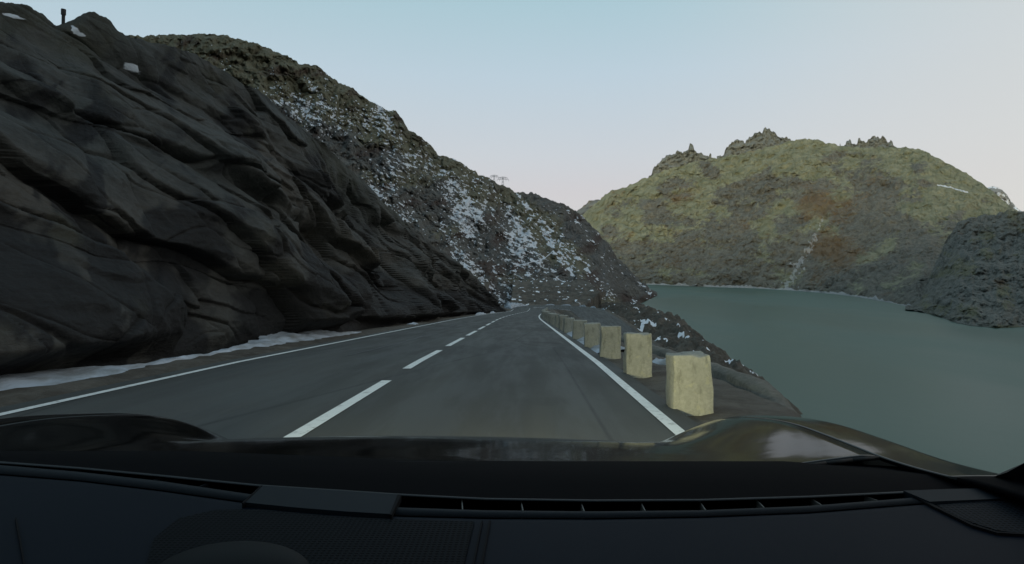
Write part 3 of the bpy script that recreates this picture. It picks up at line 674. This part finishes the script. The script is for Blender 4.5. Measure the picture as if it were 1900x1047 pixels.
for sgn in (-1, 1):
    a_, b_ = (BX+.0014, 1.0) if sgn > 0 else (-1.0, -BX-.0014)
    o = panel('fender', a_, b_, .872, 2.36, 40, 90, PAINTB)
    panel('cowl_end', (a_ if sgn > 0 else a_-.02)-.0, (b_+.02 if sgn > 0 else b_), .70, .868, 20, 14, FRIT, dz=.0015)
    # body side below
    ys = np.linspace(.86, 2.36, 40); z0_ = body_z(np.full(40, 1.0), ys)
    V = np.stack([np.stack([np.full(40, XC+sgn*(1.0+bb)), ys, z0_-dd], -1) for bb, dd in ((0, 0), (.012, .12), (.0, .32), (-.05, .52))], 0)
    link('body_side', grid_mesh('body_side', V), PAINTB, CAR)
# nose under the panels
xs = np.linspace(-1.0, 1.0, 50); zt = body_z(xs, np.full(50, 2.36))
V = np.stack([np.stack([xs+XC, 2.36-.25*(np.abs(xs)/.96)**4*0+dy+0*xs, zt-dd], -1) for dy, dd in ((0, 0), (.05, .06), (.07, .2), (.03, .35))], 0)
link('bumper', grid_mesh('bumper', V), PAINTB, CAR)
LENS = Mat('lamp_lens'); LENS.set(Base_Color=(.8, .75, .6, 1), Emission_Color=(1, .80, .45, 1), Emission_Strength=6.0, Roughness=.1); LENS = LENS.m
for sgn in (-1, 1):
    bm = bmesh.new(); bmesh.ops.create_uvsphere(bm, u_segments=20, v_segments=10, radius=.085)
    for v in bm.verts: v.co.y *= .35
    o = bm_obj('headlamp', bm, LENS, CAR, True); o.location = Vector((XC+sgn*.68, 2.452, -.80)) - Vector(CAR.location) - (-Vector(CAR.location))*0
    o.matrix_parent_inverse = Matrix.Identity(4)
    L = bpy.data.lights.new('headlamp_beam', 'SPOT'); L.energy = 700; L.color = (1, .94, .56); L.spot_size = R(62); L.spot_blend = .9; L.shadow_soft_size = .05
    lo2 = bpy.data.objects.new('headlamp_beam', L); COL.objects.link(lo2); lo2.parent = CAR
    lo2.location = Vector((XC+sgn*.68, 2.50, -.80)) - Vector(CAR.location)
    lo2.rotation_euler = (R(90-2.4), 0, R(-2.5))
# windscreen foot, rubber seal, black band and dashboard, laid out on their own level
ZD = -.272
RAIL = [(-900, 800), (-400, 820), (0, 857), (150, 868), (300, 882), (480, 900), (740, 917), (900, 925), (1100, 928), (1300, 927), (1500, 921), (1690, 912), (1900, 906), (2300, 900), (2900, 890)]
LIP = [(-900, 806), (-400, 826), (0, 863), (150, 876), (300, 893), (470, 918), (745, 942), (900, 947), (1100, 949), (1300, 947), (1500, 939), (1690, 924), (1720, 918), (1900, 912), (2300, 906), (2900, 896)]
STRIP = [(-900, 822), (-400, 842), (0, 880), (150, 892), (300, 910), (470, 934), (745, 957), (900, 961), (1100, 962), (1300, 959), (1500, 951), (1690, 936), (1900, 921), (2300, 916), (2900, 906)]
cols = np.arange(-500, 2501, 12.0)
def sheet(name, curves, mat, parent, px=cols, thick=0, smooth=True):
    V = np.stack([PZ(px, c if np.ndim(c) else c+0*px, z+0*px) for c, z in curves], 0)
    o = link(name, grid_mesh(name, V), mat, parent, smooth)
    if thick: 
        sm = o.modifiers.new('thickness', 'SOLIDIFY'); sm.thickness = thick; sm.offset = -1
    return o
rail, lip, strip = interp(RAIL, cols), interp(LIP, cols), interp(STRIP, cols)
# main pad, running back under the camera
rows_ = [(strip+1.2, ZD-.004), (strip+2.6, ZD)] + [(strip*(1-t)+1180*t, ZD) for t in np.linspace(.04, 1, 14)] + [(1180+0*cols, ZD)]
dash = sheet('dashboard', rows_[:-1], DASHM, CAR)
sheet('defroster_strip', [(lip, ZD-.035), (lip, ZD+.001), (strip-.4, ZD+.001), (strip+.6, ZD-.006)], STRIPM, dash, smooth=False)
sheet('vent_slot', [(lip-.2, ZD-.036), (rail+2, ZD-.038)], FRIT, dash)
sheet('vent_rail', [(rail+3.4, ZD-.03), (rail+3.2, ZD+.002), (rail, ZD+.0025), (rail-1, ZD-.004)], RAILM, dash, smooth=False)
def slab(name, poly, z0, z1, mat, parent, M=None):
    bm = bmesh.new(); q = [PZ(x, y, z1) for x, y in poly]
    top = [bm.verts.new(v) for v in q]; bot = [bm.verts.new((v[0], v[1], z0)) for v in q]
    bm.faces.new(top); bm.faces.new(bot[::-1]); n = len(q)
    for k in range(n): bm.faces.new((top[k], bot[k], bot[(k+1) % n], top[(k+1) % n]))
    return bm_obj(name, bm, mat, parent)
RIB = plain('vent_rib', (.06, .06, .055), .5)
for xa, xb in ((857, 858.5), (967, 970.5), (1078, 1084), (1189, 1197), (1299, 1309), (1404, 1418), (1505, 1524), (1604, 1628), (120, 108), (205, 192), (300, 284), (388, 370)):
    ya, yb = float(interp(RAIL, xa))+4, float(interp(LIP, xb))-.5
    o = slab('vent_rib', [(xa-.9, ya), (xa+.9, ya), (xb+.9, yb), (xb-.9, yb)], ZD-.034, ZD-.001, RIB if xa > 800 else STRIPM, dash)
slab('centre_panel', [(486, 901), (560, 906.5), (650, 912), (739, 917.5), (724, 954), (640, 949), (540, 941), (452, 932)], ZD-.03, ZD+.0055, STRIPM, dash)
slab('corner_panel', [(1676, 910.5), (1760, 907.5), (1885, 905), (1960, 903), (1960, 921), (1860, 925), (1725, 931)], ZD-.03, ZD+.0045, STRIPM, dash)
# black band between rail and bonnet
band_far = np.clip(interp([(-500, 830), (0, 838), (350, 838), (740, 853), (1000, 857), (1500, 857), (1750, 872), (1850, 884), (2500, 884)], cols), 780, None)
sheet('windscreen_cowl', [(rail-.6, ZD-.006), (rail*.6+band_far*.4, ZD-.006), (band_far*.75+rail*.25, -.280), (band_far+3, -.302), (band_far-1, -.312)], FRIT, CAR)
# seal along the bonnet's rear edge
bm = bmesh.new(); prev = None
for x in np.linspace(-BX, BX, 40):
    q = Vector((x+XC, 1.055, float(body_z(np.array([x]), np.array([1.055]))[0])-.002))
    if prev: bar(bm, prev, q, .0035, 6)
    prev = q
bm_obj('bonnet_seal', bm, plain('seal_rubber', (.012, .012, .012), .5, .2), CAR, True)
# perforated speaker grilles
def perf(name, pitch, base, hole):
    m = Mat(name); v = m.voro(1/pitch, v=m.vec((1, 1, 0)), rnd=0)
    k = m.rng(v, .26, .36); m.set(Base_Color=m.mix(k, hole, base), Roughness=.6, Normal=m.bump(k, .6, .001)); m.b.inputs['Specular IOR Level'].default_value = .03
    return m.m
slab('speaker_grille', [(268, 1060), (285, 1000), (330, 962), (400, 946), (480, 945), (600, 956), (740, 964), (868, 967), (880, 968), (872, 1000), (858, 1060)], ZD-.002, ZD+.0022, perf('grille_mesh', .0055, (.0050, .0065, .0085), (.0001, .0001, .0002)), dash)
slab('speaker_grille', [(1738, 937), (1790, 932), (1850, 928), (1960, 925), (1960, 991), (1900, 990), (1850, 984), (1805, 970), (1765, 953)], ZD-.002, ZD+.0022, perf('grille_mesh_corner', .006, (.009, .012, .016), (.0003, .0003, .0005)), dash)
SEAM = plain('panel_seam', (.002, .002, .003), .8, .1)
for poly in ([(907, 965), (910.5, 965), (893, 1060), (888.5, 1060)], [(893, 966), (896, 966), (877, 1060), (873, 1060)], [(484, 900.5), (486.5, 901), (452, 934), (449, 933)], [(738, 917), (745, 918), (727, 955), (722.5, 955)], [(1676, 911), (1679, 910), (1735, 937), (1805, 972), (1850, 986), (1960, 993), (1960, 995), (1850, 988.5), (1803, 974.5), (1732, 940)], [(28, 960), (31, 960), (50, 1060), (46, 1060)]):
    slab('panel_seam', poly, ZD-.002, ZD+.0062 if poly[0][1] < 920 and poly[0][0] < 800 else ZD+.0030, SEAM, dash)
# round pod on the dashboard
bm = bmesh.new(); bmesh.ops.create_uvsphere(bm, u_segments=40, v_segments=20, radius=1)
q = PZ(425, 1075, ZD)
for v in bm.verts: v.co = Vector((v.co.x*.072, v.co.y*.055, max(v.co.z, -.1)*.026)) + Vector(q)
bm_obj('clock_pod', bm, plain('pod_plastic', (.0045, .0058, .0065), .6, .08), dash, True)
# windscreen, roof and pillars
wm = bpy.data.materials.new('windscreen_glass'); wm.use_nodes = True; t_ = wm.node_tree; t_.nodes.clear()
oo = t_.nodes.new('ShaderNodeOutputMaterial'); tr = t_.nodes.new('ShaderNodeBsdfTransparent'); gl = t_.nodes.new('ShaderNodeBsdfGlossy'); mx2 = t_.nodes.new('ShaderNodeMixShader')
tr.inputs[0].default_value = (.96, .98, .97, 1); gl.inputs['Roughness'].default_value = .02; mx2.inputs[0].default_value = .012
t_.links.new(tr.outputs[0], mx2.inputs[1]); t_.links.new(gl.outputs[0], mx2.inputs[2]); t_.links.new(mx2.outputs[0], oo.inputs[0])
xs = np.linspace(-.93, .93, 30); rows_ = []
for t in np.linspace(0, 1, 14):
    rows_.append(np.stack([XC+xs*(1-.12*t), .94-.72*t-.10*(np.abs(xs)/.93)**2*(1-.3*t), -.275+.46*t-.02*(1-t)*0*xs+.02*np.sin(t*3.1)-.02*(xs/.93)**2*t], -1))
link('windscreen', grid_mesh('windscreen', np.array(rows_)), wm, CAR)
xs = np.linspace(-.66, .66, 24); rows_ = []
for t in np.linspace(0, 1, 14):
    rows_.append(np.stack([XC+xs, .24-2.0*t-.07*(np.abs(xs)/.66)**2*(1-t), .185+.05*np.sin(t*2.6)-.04*(xs/.66)**2], -1))
o = link('roof', grid_mesh('roof', np.array(rows_)), RUBBER, CAR); sm = o.modifiers.new('thickness', 'SOLIDIFY'); sm.thickness = .03
for sgn in (-1, 1):
    bm = bmesh.new(); A = Vector((XC+sgn*.955, .80, -.27)); B = Vector((XC+sgn*.72, .10, .17)); pr = None
    bar(bm, A, B, .03, 10); bm_obj('pillar', bm, RUBBER, CAR, True)
    # door top and mirror corner
    bm = bmesh.new(); box(bm, (XC+sgn*.96, -.25, -.44), (.06, 1.9, .30), bev=.02); bm_obj('door', bm, PAINTB, CAR, True)
# sail corner of the right door frame
bm = bmesh.new()
q = [PZ(1836, 887, -.268), P(1868, 877, .84), P(1905, 857, .82), P(1990, 800, .78), P(2040, 905, .78), PZ(1900, 905, -.268)]
a_ = [bm.verts.new(v) for v in q]; b_ = [bm.verts.new(v*1.03) for v in q]
bm.faces.new(a_); bm.faces.new(b_[::-1])
for k in range(6): bm.faces.new((a_[k], b_[k], b_[(k+1) % 6], a_[(k+1) % 6]))
bm_obj('pillar_foot', bm, RUBBER, CAR)

# ------------------------------------------------------------------ render settings
S.view_settings.view_transform = 'Standard'; S.view_settings.look = 'None'; S.view_settings.exposure = 0; S.view_settings.gamma = 1
S.render.engine = 'CYCLES'; S.cycles.use_denoising = True; S.cycles.max_bounces = 6; S.cycles.transparent_max_bounces = 12
S.cycles.sample_clamp_indirect = 4
